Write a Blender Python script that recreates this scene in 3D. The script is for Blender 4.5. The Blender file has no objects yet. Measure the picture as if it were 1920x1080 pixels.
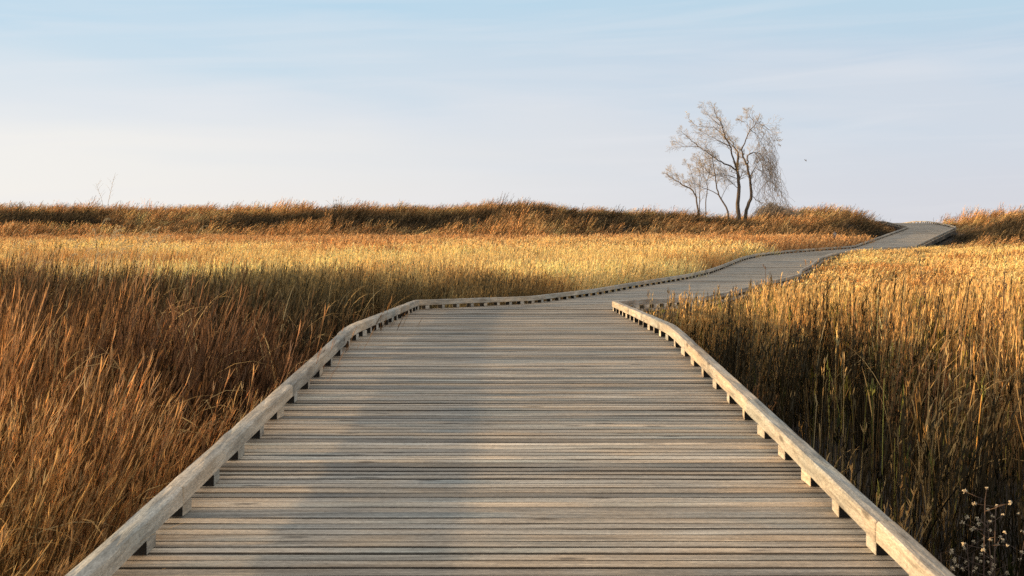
import bpy, math, random
import numpy as np
from mathutils import Vector, Matrix

random.seed(7)
rng = np.random.default_rng(11)
R = math.radians
sc = bpy.context.scene
col = sc.collection

# ------------------------------------------------------------------ camera
EYE = 2.6                                   # eye height above the marsh datum
F = 2315.0                                  # focal length in photo pixels (photo 1920 wide)
HOR = 425.0                                 # horizon row of the photo
cam_data = bpy.data.cameras.new('camera')
cam_data.sensor_width = 36.0
cam_data.lens = 36.0 * F / 1920.0
cam_data.shift_y = -(540.0 - HOR) / 1920.0
cam_data.clip_start = 0.05
cam_data.clip_end = 9000.0
cam_data.dof.use_dof = True
cam_data.dof.focus_distance = 13.0
cam_data.dof.aperture_fstop = 11.0
cam = bpy.data.objects.new('camera', cam_data)
col.objects.link(cam)
cam.location = (0, 0, EYE)
cam.rotation_euler = (R(90), 0, 0)
sc.camera = cam

# ------------------------------------------------------------------ light
SUN_EL = R(6.6)
SUN_AZ_FROM = R(-92)                        # compass angle from +Y, towards -X: light comes from the left
sun_dir = Vector((math.sin(SUN_AZ_FROM) * math.cos(SUN_EL), math.cos(SUN_AZ_FROM) * math.cos(SUN_EL), math.sin(SUN_EL)))
sd = bpy.data.lights.new('sun', 'SUN')
sd.energy = 5.0
sd.angle = R(0.9)
sd.color = (1.0, 0.73, 0.42)
sun = bpy.data.objects.new('sun', sd)
col.objects.link(sun)
sun.rotation_euler = (-sun_dir).to_track_quat('-Z', 'Y').to_euler()

world = bpy.data.worlds.new('World')
sc.world = world
world.use_nodes = True
nt = world.node_tree
nt.nodes.clear()
def N(t, kind, **kw):
    n = t.nodes.new(kind)
    for k, v in kw.items():
        setattr(n, k, v)
    return n
def ramp(t, stops, interp='LINEAR'):
    n = t.nodes.new('ShaderNodeValToRGB')
    cr = n.color_ramp
    cr.interpolation = interp
    while len(cr.elements) > 1:
        cr.elements.remove(cr.elements[-1])
    cr.elements[0].position = stops[0][0]
    cr.elements[0].color = tuple(stops[0][1]) + (1,)
    for p, c in stops[1:]:
        e = cr.elements.new(p)
        e.color = tuple(c) + (1,)
    return n
def math_node(t, op, a=None, b=None, c=None, clamp=False):
    n = t.nodes.new('ShaderNodeMath')
    n.operation = op
    n.use_clamp = clamp
    for i, v in enumerate((a, b, c)):
        if v is None: continue
        if isinstance(v, (int, float)): n.inputs[i].default_value = v
        else: t.links.new(v, n.inputs[i])
    return n.outputs[0]
def mixc(t, fac, a, b, mode='MIX'):
    n = t.nodes.new('ShaderNodeMix')
    n.data_type = 'RGBA'
    n.blend_type = mode
    for k, v in ((0, fac), (6, a), (7, b)):
        if isinstance(v, (int, float)): n.inputs[k].default_value = v
        elif isinstance(v, tuple): n.inputs[k].default_value = v + (1,) if len(v) == 3 else v
        else: t.links.new(v, n.inputs[k])
    return n.outputs[2]
def srgb(r, g, b):
    f = lambda v: (v / 255 / 12.92) if v / 255 <= 0.04045 else ((v / 255 + 0.055) / 1.055) ** 2.4
    return (f(r), f(g), f(b))

tc = N(nt, 'ShaderNodeTexCoord')
sep = N(nt, 'ShaderNodeSeparateXYZ')
nt.links.new(tc.outputs['Generated'], sep.inputs[0])
X, Y, Z = sep.outputs
zz = math_node(nt, 'MAXIMUM', Z, 0.0)
# long thin veils of cloud: noise stretched along the horizon
mp = N(nt, 'ShaderNodeCombineXYZ')
nt.links.new(math_node(nt, 'MULTIPLY', X, 2.2), mp.inputs[0])
nt.links.new(math_node(nt, 'MULTIPLY', Y, 1.2), mp.inputs[1])
nt.links.new(math_node(nt, 'ADD', math_node(nt, 'MULTIPLY', Z, 17.0), math_node(nt, 'MULTIPLY', X, 1.3)), mp.inputs[2])
nz = N(nt, 'ShaderNodeTexNoise')
nz.inputs['Scale'].default_value = 1.0
nz.inputs['Detail'].default_value = 5.0
nz.inputs['Roughness'].default_value = 0.42
nz.inputs['Distortion'].default_value = 0.35
nt.links.new(mp.outputs[0], nz.inputs['Vector'])
wob = math_node(nt, 'MULTIPLY', math_node(nt, 'SUBTRACT', nz.outputs['Fac'], 0.5), 0.13)
zw = math_node(nt, 'ADD', zz, wob)
left = ramp(nt, [(0.0, srgb(243, 239, 234)), (0.06, srgb(240, 238, 235)), (0.098, srgb(224, 229, 235)),
                 (0.14, srgb(206, 222, 234)), (0.19, srgb(184, 214, 234)), (0.40, srgb(196, 200, 205)), (1.0, srgb(186, 188, 192))])  # upper stops of both ramps lie out of view, paled to add fill light
right = ramp(nt, [(0.0, srgb(213, 214, 221)), (0.05, srgb(210, 214, 224)), (0.10, srgb(206, 215, 227)),
                  (0.118, srgb(192, 209, 226)), (0.185, srgb(186, 212, 229)), (0.40, srgb(196, 200, 205)), (1.0, srgb(186, 188, 192))])
nt.links.new(zw, left.inputs[0]); nt.links.new(zw, right.inputs[0])
side = N(nt, 'ShaderNodeMapRange')
side.inputs['From Min'].default_value = -0.42; side.inputs['From Max'].default_value = 0.40
side.interpolation_type = 'SMOOTHSTEP'
nt.links.new(X, side.inputs['Value'])
veil = mixc(nt, side.outputs[0], left.outputs[0], right.outputs[0])
mp2 = N(nt, 'ShaderNodeCombineXYZ')
nt.links.new(math_node(nt, 'MULTIPLY', X, 4.5), mp2.inputs[0]); nt.links.new(math_node(nt, 'MULTIPLY', Y, 2.0), mp2.inputs[1])
nt.links.new(math_node(nt, 'ADD', math_node(nt, 'MULTIPLY', Z, 60.0), math_node(nt, 'MULTIPLY', X, -3.0)), mp2.inputs[2])
nz2 = N(nt, 'ShaderNodeTexNoise'); nz2.inputs['Scale'].default_value = 1.0; nz2.inputs['Detail'].default_value = 6.0
nz2.inputs['Roughness'].default_value = .5; nz2.inputs['Distortion'].default_value = .6
nt.links.new(mp2.outputs[0], nz2.inputs['Vector'])
st_ = N(nt, 'ShaderNodeMapRange'); st_.inputs['From Min'].default_value = .45; st_.inputs['From Max'].default_value = .72
st_.inputs['To Max'].default_value = .28
nt.links.new(nz2.outputs['Fac'], st_.inputs['Value'])
veil = mixc(nt, st_.outputs[0], veil, srgb(232, 232, 236))
sky = N(nt, 'ShaderNodeTexSky')
sky.sky_type = 'NISHITA'
sky.sun_disc = False
sky.sun_elevation = SUN_EL
sky.sun_rotation = SUN_AZ_FROM
sky.air_density = 1.0; sky.dust_density = 0.6; sky.ozone_density = 2.0
bg1 = N(nt, 'ShaderNodeBackground'); bg1.inputs[1].default_value = 0.10
bg2 = N(nt, 'ShaderNodeBackground'); bg2.inputs[1].default_value = 0.84
nt.links.new(sky.outputs[0], bg1.inputs[0]); nt.links.new(veil, bg2.inputs[0])
ms = N(nt, 'ShaderNodeMixShader'); ms.inputs[0].default_value = 0.93
nt.links.new(bg1.outputs[0], ms.inputs[1]); nt.links.new(bg2.outputs[0], ms.inputs[2])
wo = N(nt, 'ShaderNodeOutputWorld')
nt.links.new(ms.outputs[0], wo.inputs[0])

sc.view_settings.view_transform = 'Standard'
sc.view_settings.look = 'None'
sc.view_settings.gamma = 1.0
sc.view_settings.exposure = 0.35
sc.cycles.use_denoising = False
sc.render.engine = 'CYCLES'
sc.cycles.max_bounces = 6
sc.cycles.diffuse_bounces = 3
sc.cycles.transmission_bounces = 3
sc.cycles.glossy_bounces = 2

# ------------------------------------------------------------------ helpers
def tag(o, label=None, cat=None, group=None, kind=None):
    if label: o['label'] = label
    if cat: o['category'] = cat
    if group: o['group'] = group
    if kind: o['kind'] = kind
    return o

def empty(name, loc=(0, 0, 0), rz=0.0):
    o = bpy.data.objects.new(name, None)
    o.empty_display_size = 0.3
    col.objects.link(o)
    o.location = loc
    o.rotation_euler = (0, 0, rz)
    return o

def link_mesh(name, verts, faces, mats, parent=None, mat_idx=None, uvs=None, smooth=False):
    me = bpy.data.meshes.new(name)
    me.from_pydata([tuple(map(float, v)) for v in verts], [], [tuple(f) for f in faces])
    for m in (mats if isinstance(mats, (list, tuple)) else [mats]):
        me.materials.append(m)
    if mat_idx is not None:
        me.polygons.foreach_set('material_index', mat_idx)
    if uvs is not None:
        uvl = me.uv_layers.new(name='UVMap')
        uvl.data.foreach_set('uv', np.asarray(uvs, dtype=np.float32).ravel())
    if smooth:
        me.polygons.foreach_set('use_smooth', [True] * len(me.polygons))
    me.update()
    o = bpy.data.objects.new(name, me)
    col.objects.link(o)
    if parent: o.parent = parent
    return o

def smoothstep(a, b, x):
    t = np.clip((x - a) / (b - a), 0, 1)
    return t * t * (3 - 2 * t)

_perm = np.random.default_rng(5).random((256, 256))
def vnoise(x, y, s=1.0, seed=0):
    x = np.asarray(x, float) / s + seed * 17.31
    y = np.asarray(y, float) / s + seed * 9.77
    xi = np.floor(x).astype(int); yi = np.floor(y).astype(int)
    fx = x - xi; fy = y - yi
    fx = fx * fx * (3 - 2 * fx); fy = fy * fy * (3 - 2 * fy)
    g = lambda a, b: _perm[a % 256, b % 256]
    return ((g(xi, yi) * (1 - fx) + g(xi + 1, yi) * fx) * (1 - fy) +
            (g(xi, yi + 1) * (1 - fx) + g(xi + 1, yi + 1) * fx) * fy)
def fnoise(x, y, s=1.0, seed=0):
    return (vnoise(x, y, s, seed) * 0.55 + vnoise(x, y, s * 0.45, seed + 3) * 0.3 + vnoise(x, y, s * 0.2, seed + 7) * 0.15)

# ------------------------------------------------------------------ boardwalk lines
def smooth_line(ky, kv, y, sig):
    """linear keys, blurred along y"""
    offs = np.linspace(-2, 2, 17)
    w = np.exp(-offs ** 2 / 1.2); w /= w.sum()
    s0 = (kv[1] - kv[0]) / (ky[1] - ky[0]); s1 = (kv[-1] - kv[-2]) / (ky[-1] - ky[-2])
    ky2 = [ky[0] - 10] + list(ky) + [ky[-1] + 10]
    kv2 = [kv[0] - 10 * s0] + list(kv) + [kv[-1] + 10 * s1]
    out = 0
    for o, ww in zip(offs, w):
        out = out + ww * np.interp(np.asarray(y, float) + o * sig, ky2, kv2)
    return out
CL, CR = 17.1, 16.6                     # the bend where the walk turns right
L1 = ([-4, 10.3, CL], [-1.31, -1.31, -1.285])
L2 = ([CL, 21, 27.5, 30, 33, 36.6, 39.3, 44.4, 48, 54, 57.5, 61, 78, 88, 97],
      [-1.285, .36, 2.64, 3.63, 4.79, 5.91, 6.70, 8.27, 9.64, 11.9, 14.4, 16.95, 25.1, 26.2, 24.5])
R1 = ([-4, 10.3, CR], [1.285, 1.31, 1.35])
R2 = ([CR, 21, 27.5, 30, 33, 36.6, 39.3, 44.4, 48, 54, 57.5, 61, 78, 84, 88, 97],
      [1.35, 3.22, 5.5, 6.5, 7.65, 8.54, 9.45, 11.07, 12.44, 14.8, 17.3, 19.9, 28.03, 28.9, 29.1, 27.5])
ZK = ([-4, 0, 10.3, 16.8, 21, 25, 33, 36.6, 39.3, 44.4, 48, 54, 57.5, 61, 78, 86, 89, 97],
      [-1.50, -1.35, -.957, -1.137, -1.315, -1.385, -1.39, -1.39, -1.36, -1.235, -1.16, -1.18, -1.12, -1.065, -.12, .25, .27, -.3])
def XL(y):
    y = np.asarray(y, float)
    return np.where(y < CL, smooth_line(*L1, np.minimum(y, CL), .4), smooth_line(*L2, np.maximum(y, CL), .5))
def XR(y):
    y = np.asarray(y, float)
    return np.where(y < CR, smooth_line(*R1, np.minimum(y, CR), .4), smooth_line(*R2, np.maximum(y, CR), .5))
def DZ(y):
    return smooth_line(ZK[0], ZK[1], y, .35) + EYE

def path_dist(x, y):
    """signed clearance from the walk's deck edge (sideways), negative on the deck"""
    return np.maximum(XL(y) - x, x - XR(y)) * np.where(np.asarray(y) > CR, 0.92, 1.0)

# ------------------------------------------------------------------ terrain
def ground(x, y):
    x = np.asarray(x, float); y = np.asarray(y, float)
    base = -2.0 + EYE + 0.0 * x
    meadow = smoothstep(22, 62, y) * (0.62 + 0.10 * smoothstep(0, -30, x)) * smoothstep(16, 8, x - (y - 40) * 0.5)
    z = base + meadow + smoothstep(20, 4, y) * smoothstep(-3, -9, x) * 0.15
    ridge_y = 84 + 3.5 * (fnoise(x, 0 * x, 26, 2) - .5) * 2
    rise = smoothstep(ridge_y - 27, ridge_y, y)
    fall = 1 - smoothstep(ridge_y + 2, ridge_y + 26, y)
    top = np.interp(x, [-60, -35, -27, -13, -5, -2, 2, 4, 8, 11, 13.5, 16, 18.5, 21, 23.5, 25.5, 29.5, 31, 33, 36, 42, 50, 70],
                    [.95, .90, .86, .84, .96, 1.08, 1.06, .86, .64, .50, .28, .30, .62, .78, .72, .45, .15, .32, .55, .52, .6, .7, .8])
    top = top - .20 + (fnoise(x, y, 6, 4) - .5) * 0.25 + EYE
    z = z * (1 - rise) + top * rise
    z = np.where(y > ridge_y, z * fall + (-3.2 + EYE) * (1 - fall), z)
    z = z + (fnoise(x, y, 5, 9) - .5) * 0.25 * smoothstep(25, 45, y)
    # cut for the walk where it climbs through the dune
    d = path_dist(x, y)
    want = DZ(y) - 0.42
    k = 1 - smoothstep(0.3, 4.5, d)
    z = np.where((y > 15) & (y < 100), z * (1 - k) + np.minimum(z, want) * k, np.where(y <= 15, np.minimum(z, want + np.maximum(d, 0)), z))
    kk = (1 - smoothstep(0.2, 2.0, d)) * smoothstep(55, 66, y) * (1 - smoothstep(98, 104, y))
    z = z * (1 - kk) + want * kk
    return z

def axis(dense_lo, dense_hi, step, far):
    mid = list(np.arange(dense_lo, dense_hi, step))
    hi = []; v, s = dense_hi, step
    while v < far:
        hi.append(v); s *= 1.35; v += s
    hi.append(far)
    lo = []; v, s = dense_lo, step
    while v > -far:
        s *= 1.35; v -= s; lo.append(max(v, -far))
    return np.array(lo[::-1] + mid + hi)
gx = axis(-50, 60, 0.9, 6000); gy = axis(-12, 116, 0.9, 6000)
GX, GY = np.meshgrid(gx, gy)
GZ = ground(GX, GY)
nx, ny = len(gx), len(gy)
gv = np.stack([GX.ravel(), GY.ravel(), GZ.ravel()], 1)
gf = [(j * nx + i, j * nx + i + 1, (j + 1) * nx + i + 1, (j + 1) * nx + i) for j in range(ny - 1) for i in range(nx - 1)]

def new_mat(name):
    m = bpy.data.materials.new(name)
    m.use_nodes = True
    t = m.node_tree
    b = t.nodes['Principled BSDF']
    return m, t, b

m_ground, t, b = new_mat('marsh_soil')
n1 = N(t, 'ShaderNodeTexNoise'); n1.inputs['Scale'].default_value = 1.6; n1.inputs['Detail'].default_value = 8
tcg = N(t, 'ShaderNodeTexCoord'); t.links.new(tcg.outputs['Object'], n1.inputs['Vector'])
r1 = ramp(t, [(0.3, (.018, .013, .008)), (0.55, (.045, .031, .018)), (0.75, (.11, .075, .038))])
t.links.new(n1.outputs['Fac'], r1.inputs[0]); t.links.new(r1.outputs[0], b.inputs['Base Color'])
b.inputs['Roughness'].default_value = 0.95
n2 = N(t, 'ShaderNodeTexNoise'); n2.inputs['Scale'].default_value = 14; n2.inputs['Detail'].default_value = 6
t.links.new(tcg.outputs['Object'], n2.inputs['Vector'])
bp = N(t, 'ShaderNodeBump'); bp.inputs['Strength'].default_value = .9; bp.inputs['Distance'].default_value = .06
t.links.new(n2.outputs['Fac'], bp.inputs['Height']); t.links.new(bp.outputs[0], b.inputs['Normal'])
g = link_mesh('ground', gv, gf, m_ground, smooth=True)
tag(g, kind='structure', label='dark marsh soil and grassy dune rising under the dry grass', cat='ground')

# ------------------------------------------------------------------ wood
def wood_mat(name, lo, mid, hi, hue=1.0, grain=(1.2, 60.0), knots=True, rough=.82, island=.35, bump=.5, sheen=None):
    m, t, b = new_mat(name)
    uv = N(t, 'ShaderNodeUVMap'); uv.uv_map = 'UVMap'
    s = N(t, 'ShaderNodeSeparateXYZ'); t.links.new(uv.outputs[0], s.inputs[0])
    geo = N(t, 'ShaderNodeNewGeometry')
    rnd = geo.outputs['Random Per Island']
    off = math_node(t, 'MULTIPLY', rnd, 37.0)
    def tex(su, sv, scale=1.0, detail=4, dist=0.0, rough_=.55):
        c = N(t, 'ShaderNodeCombineXYZ')
        t.links.new(math_node(t, 'MULTIPLY', s.outputs[0], su), c.inputs[0])
        t.links.new(math_node(t, 'MULTIPLY', s.outputs[1], sv), c.inputs[1])
        t.links.new(off, c.inputs[2])
        n = N(t, 'ShaderNodeTexNoise')
        n.inputs['Scale'].default_value = scale; n.inputs['Detail'].default_value = detail
        n.inputs['Distortion'].default_value = dist; n.inputs['Roughness'].default_value = rough_
        t.links.new(c.outputs[0], n.inputs['Vector'])
        return n.outputs['Fac'], c
    fine, _ = tex(grain[0], grain[1], 1, 5, .4)
    broad, _ = tex(grain[0] * .45, grain[1] * .22, 1, 3, .8)
    patch, _ = tex(1.1, 1.6, 1, 3, .3)
    v = math_node(t, 'ADD', math_node(t, 'MULTIPLY', fine, .5), math_node(t, 'MULTIPLY', broad, .5))
    v = math_node(t, 'ADD', v, math_node(t, 'MULTIPLY', math_node(t, 'SUBTRACT', rnd, .5), island))
    r_ = ramp(t, [(.25, lo), (.5, mid), (.74, hi)])
    t.links.new(v, r_.inputs[0])
    c_ = r_.outputs[0]
    # weathering: greyer and browner patches of the wood itself
    pr = ramp(t, [(.33, (.78, .85, .90)), (.5, (1.0, .98, .96)), (.66, (1.18, 1.05, .91))])
    t.links.new(patch, pr.inputs[0])
    c_ = mixc(t, 1.0, c_, pr.outputs[0], 'MULTIPLY')
    # per board hue
    wn = N(t, 'ShaderNodeTexWhiteNoise'); wn.noise_dimensions = '1D'
    t.links.new(off, wn.inputs['W'])
    hr = ramp(t, [(0, (.62, .62, .62)), (.35, (.92, .91, .89)), (.6, (1.02, .98, .93)), (.85, (1.22, 1.12, 1.0)), (1, (1.38, 1.32, 1.24))])
    t.links.new(wn.outputs['Value'], hr.inputs[0])
    c_ = mixc(t, hue, c_, hr.outputs[0], 'MULTIPLY')
    if knots:
        cv = N(t, 'ShaderNodeCombineXYZ')
        t.links.new(math_node(t, 'MULTIPLY', s.outputs[0], 2.2), cv.inputs[0])
        t.links.new(math_node(t, 'MULTIPLY', s.outputs[1], 9.0), cv.inputs[1])
        t.links.new(off, cv.inputs[2])
        vo = N(t, 'ShaderNodeTexVoronoi'); vo.inputs['Scale'].default_value = 1.0
        t.links.new(cv.outputs[0], vo.inputs['Vector'])
        kr = ramp(t, [(.0, (1, 1, 1)), (.09, (.7, .7, .7)), (.16, (0, 0, 0))])
        t.links.new(vo.outputs['Distance'], kr.inputs[0])
        c_ = mixc(t, math_node(t, 'MULTIPLY', kr.outputs[0], .8), c_, (.055, .042, .032))
    sp_ = N(t, 'ShaderNodeTexNoise'); sp_.inputs['Scale'].default_value = 1.0; sp_.inputs['Detail'].default_value = 3
    cs = N(t, 'ShaderNodeCombineXYZ')
    t.links.new(math_node(t, 'MULTIPLY', s.outputs[0], 45.0), cs.inputs[0]); t.links.new(math_node(t, 'MULTIPLY', s.outputs[1], 210.0), cs.inputs[1])
    t.links.new(off, cs.inputs[2]); t.links.new(cs.outputs[0], sp_.inputs['Vector'])
    spr = ramp(t, [(.3, (.68, .68, .68)), (.7, (1.28, 1.27, 1.25))]); t.links.new(sp_.outputs['Fac'], spr.inputs[0])
    c_ = mixc(t, 1.0, c_, spr.outputs[0], 'MULTIPLY')
    t.links.new(c_, b.inputs['Base Color'])
    b.inputs['Roughness'].default_value = rough
    b.inputs['Specular IOR Level'].default_value = .25
    bu = N(t, 'ShaderNodeBump'); bu.inputs['Strength'].default_value = bump; bu.inputs['Distance'].default_value = .004
    t.links.new(math_node(t, 'ADD', fine, math_node(t, 'MULTIPLY', broad, .7)), bu.inputs['Height'])
    t.links.new(bu.outputs[0], b.inputs['Normal'])
    return m
m_plank = wood_mat('weathered_plank', (.11, .093, .075), (.48, .425, .35), (.92, .83, .69), grain=(2.8, 120), island=.12, bump=1.0)
m_rail = wood_mat('weathered_rail', (.13, .105, .08), (.47, .415, .335), (.76, .69, .58), hue=.35, grain=(3.2, 38), island=.05, bump=1.0)
m_end, t, b = new_mat('dark_block_end')  # near-black end faces of the spacer blocks
ne = N(t, 'ShaderNodeTexNoise'); ne.inputs['Scale'].default_value = 30
re_ = ramp(t, [(.3, (.006, .005, .004)), (.8, (.022, .018, .014))])
t.links.new(ne.outputs['Fac'], re_.inputs[0]); t.links.new(re_.outputs[0], b.inputs['Base Color'])
b.inputs['Roughness'].default_value = .95
m_joint = wood_mat('grimy_board_edge', (.03, .025, .019), (.08, .066, .052), (.16, .135, .108), grain=(4, 40), knots=False)
m_pile = wood_mat('pile_wood', (.05, .042, .033), (.13, .11, .085), (.24, .20, .16), grain=(3, 30), knots=False)

walk = empty('boardwalk', (0, 8, float(ground(0, 8))))
tag(walk, 'grey weathered timber boardwalk with low curb rails winding through dry grass to the dune', 'boardwalk')
WLOC = Vector(walk.location)

# deck planks, all in one mesh; every board lies across, ends cut along the curb lines
pv, pf, puv, pmi = [], [], [], []
y = -3.0
k = 0
PW = 0.0715
while y < 96.5:
    w = PW + random.uniform(-.003, .003)
    gap = random.choice((.0055, .007, .008, .009, .011))
    y1 = y + w
    th = .038
    z0, z1 = float(DZ(y)), float(DZ(y1))
    dz = random.gauss(0, .0009); tl = random.gauss(0, .0009)
    if y > 40: dz *= 1.5
    e = .11
    xa0, xa1 = float(XL(y)) - e, float(XL(y1)) - e
    xb0, xb1 = float(XR(y)) + e, float(XR(y1)) + e
    if CL > y > CR - .3: xb0, xb1 = max(xb0, xb1 - .05), max(xb1, xb0)
    nseg = 6
    bv = .0032 if y < 19 else .0018
    base = len(pv)
    cup = random.gauss(0, .0009)
    sag = [random.gauss(0, .0008) for _ in range(nseg + 1)]
    for i in range(nseg + 1):
        f = i / nseg
        xs_ = [xa0 + (xb0 - xa0) * f, xa1 + (xb1 - xa1) * f]
        za = z0 + dz - tl + sag[i]; zb = z1 + dz + tl + sag[i]
        xm = (xs_[0] + xs_[1]) / 2
        pts = [(xs_[0], y, za - th), (xs_[0], y, za - bv), (xs_[0], y + bv, za), (xm, (y + y1) / 2, (za + zb) / 2 + cup),
               (xs_[1], y1 - bv, zb), (xs_[1], y1, zb - bv), (xs_[1], y1, zb - th)]
        pv += pts
    NP_ = 7
    vcoord = [y - .04, y - .005, y, (y + y1) / 2, y1, y1 + .005, y1 + .04]
    ou = random.uniform(0, 50)
    for i in range(nseg):
        for j in range(NP_ - 1):
            a = base + i * NP_ + j
            pf.append((a, a + NP_, a + NP_ + 1, a + 1))
            for (ii, jj) in ((i, j), (i + 1, j), (i + 1, j + 1), (i, j + 1)):
                puv.append((pv[base + ii * NP_ + jj][0] + ou, vcoord[jj]))
            pmi.append(1 if (j in (0, 1, NP_ - 2) and y < 19) or j == 0 else 0)
        pmi.append(1)
        a = base + i * NP_
        pf.append((a, a + NP_ - 1, a + 2 * NP_ - 1, a + NP_))
        puv += [(0, 0)] * 4
    for i, rev in ((0, False), (nseg, True)):
        a = base + i * NP_
        f = tuple(range(a, a + NP_))
        pf.append(f[::-1] if rev else f); pmi.append(0)
        puv += [(0, 0)] * NP_
    y = y1 + gap
pv = np.array(pv) - np.array(WLOC)
deck = link_mesh('deck', pv, pf, [m_plank, m_joint], walk, mat_idx=pmi, uvs=puv)

def edge_points(side, step=.05):
    """inner curb line of one side as a polyline with arc length, corner kept sharp"""
    fn, c = (XL, CL) if side < 0 else (XR, CR)
    ys = np.unique(np.concatenate([np.arange(-2.8, c - 1e-4, step), [c], np.arange(c + step, 95.5, step)]))
    xs_ = np.where(ys < c, fn(np.minimum(ys, c - 1e-6)), fn(np.maximum(ys, c)))
    P = np.stack([xs_, ys, DZ(ys)], 1)
    s = np.concatenate([[0], np.cumsum(np.linalg.norm(np.diff(P, axis=0), axis=1))])
    ic = int(np.argmin(abs(ys - c)))
    return P, s, s[ic]
RW, RH, BH, BL = .074, .075, .055, .122     # rail width, rail height, block height, block length

def sample(P, s, v):
    return np.array([np.interp(v, s, P[:, i]) for i in range(3)])

def beam(side, P, s, s0, s1, sc_, lift):
    """one rail timber along the curb line between arc lengths s0 and s1"""
    nsec = max(2, int((s1 - s0) / .16) + 1)
    vs = np.linspace(s0, s1, nsec)
    corner0, corner1 = abs(s0 - sc_) < 1e-3, abs(s1 - sc_) < 1e-3
    tin = sample(P, s, sc_) - sample(P, s, sc_ - .6); tout = sample(P, s, sc_ + .6) - sample(P, s, sc_)
    verts, vus = [], []
    w = RW; h = RH; c = .007
    jit = random.gauss(0, .003)
    prof = [(0, 0), (w, 0), (w, h - c), (w - c, h), (w * .5, h + .001), (c, h), (0, h - c)]   # outward, up
    for v in vs:
        p = sample(P, s, v)
        a = sample(P, s, min(v + .15, s1 + (0 if corner1 else .15))); b_ = sample(P, s, max(v - .15, s0 - (0 if corner0 else .15)))
        tg = a - b_
        n = np.array([tg[1], -tg[0], 0.0]) * side; n /= np.linalg.norm(n)
        if (corner0 and v == vs[0]) or (corner1 and v == vs[-1]):
            n1_ = np.array([tin[1], -tin[0], 0.]) * side; n1_ /= np.linalg.norm(n1_)
            n2_ = np.array([tout[1], -tout[0], 0.]) * side; n2_ /= np.linalg.norm(n2_)
            m_ = n1_ + n2_; m_ /= np.linalg.norm(m_)
            n = m_ / max(.4, float(m_ @ n1_))
        for (o, u) in prof:
            q = p + n * (o - .003 + jit + random.gauss(0, .0011)) + np.array([0, 0, BH + u + lift + random.gauss(0, .0011)])
            verts.append(q)
        vus.append(v - s0)
    K = len(prof)
    per = [0, w, w + h, w + h + c, w + h + w * .5, w + h + w, w + h + w + c, w + h + w + h]
    faces, uvs, mi = [], [], []
    ou, ov = random.uniform(0, 80), random.uniform(0, 80)
    for i in range(nsec - 1):
        for j in range(K):
            j2 = (j + 1) % K
            faces.append((i * K + j, i * K + j2, (i + 1) * K + j2, (i + 1) * K + j))
            for (ii, pj) in ((i, j), (i, j + 1), (i + 1, j + 1), (i + 1, j)):
                uvs.append((vus[ii] + ou, per[pj] + ov))
            mi.append(0)
    faces.append(tuple(range(K))[::-1]); uvs += [(ou + verts[q][0], ov + verts[q][2]) for q in range(K)][::-1]; mi.append(0)
    o0 = (nsec - 1) * K
    faces.append(tuple(range(o0, o0 + K))); uvs += [(ou, ov + .1)] * K; mi.append(0)
    V = np.array(verts)
    if side < 0: faces = [f[::-1] for f in faces]
    org = V.mean(0)
    o = link_mesh('curb_rail', V - org, faces, m_rail, walk, mat_idx=mi)
    # flip-safe uvs: rewrite per loop in face order
    uvl = o.data.uv_layers.new(name='UVMap')
    flat, k_ = [], 0
    for f in faces:
        chunk = uvs[k_:k_ + len(f)]; k_ += len(f)
        flat += chunk[::-1] if side < 0 else chunk
    uvl.data.foreach_set('uv', np.array(flat, dtype=np.float32).ravel())
    md = o.modifiers.new('bevel', 'BEVEL'); md.width = .004; md.segments = 1; md.limit_method = 'ANGLE'; md.angle_limit = R(60)
    o.location = Vector(org) - WLOC
    return o

def block_geo(side, P, s, v):
    p = sample(P, s, v)
    tg = sample(P, s, v + .1) - sample(P, s, v - .1)
    tg = tg / np.linalg.norm(tg)
    n = np.array([tg[1], -tg[0], 0.0]) * side; n /= np.linalg.norm(n)
    L_ = BL / 2 * random.uniform(.90, 1.10); tw = random.gauss(0, .004)
    o0, o1 = random.uniform(-.001, .004), RW - .004
    vs = []
    for zz_ in (.001, BH - .001):
        for (a, o) in ((-L_, o0), (L_, o0), (L_, o1), (-L_, o1)):
            vs.append(p + tg * a + n * (o + (tw if a > 0 else -tw)) + np.array([0, 0, zz_]))
    fs = [(0, 3, 2, 1), (4, 5, 6, 7), (0, 1, 5, 4), (1, 2, 6, 5), (2, 3, 7, 6), (3, 0, 4, 7)]
    if side > 0: pass
    mi = [0, 0, 0, 1, 0, 1]
    if side < 0:
        fs = [f[::-1] for f in fs]
    uv = []
    ou = random.uniform(0, 90)
    for f in fs:
        for q in f:
            d = vs[q] - p
            uv.append((float(d @ tg) + ou, float(d @ n) + d[2] + ou))
    return vs, fs, mi, uv

blocks = []
for side in (-1, 1):
    P, s, sc_ = edge_points(side)
    # rails: timbers of about 2.5 m, always ending at the bend
    cuts = [sc_]
    v = sc_
    while v > 0: v -= 2.44; cuts.append(max(v, 0))
    v = sc_
    while v < s[-1] - .5: v += 2.44; cuts.append(min(v, s[-1]))
    cuts = sorted(set(cuts))
    for a, b_ in zip(cuts[:-1], cuts[1:]):
        if b_ - a < .3: continue
        g0 = 0 if abs(a - sc_) < 1e-6 else .003
        g1 = 0 if abs(b_ - sc_) < 1e-6 else .003
        beam(side, P, s, a + g0, b_ - g1, sc_, random.uniform(0, .003))
    v = sc_ - .12
    st = 0.5
    while v > 0.1: blocks.append((side, v, sample(P, s, v))); v -= st
    v = sc_ + .26
    while v < s[-1] - .3: blocks.append((side, v, sample(P, s, v))); v += st
EP = {-1: edge_points(-1), 1: edge_points(1)}
vis = [q for q in blocks if q[2][1] > 4.0]
vis.sort(key=lambda q: np.hypot(q[2][0], q[2][1]))
near = vis[:99]
near_set = {(q[0], round(q[1], 3)) for q in near}
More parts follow.
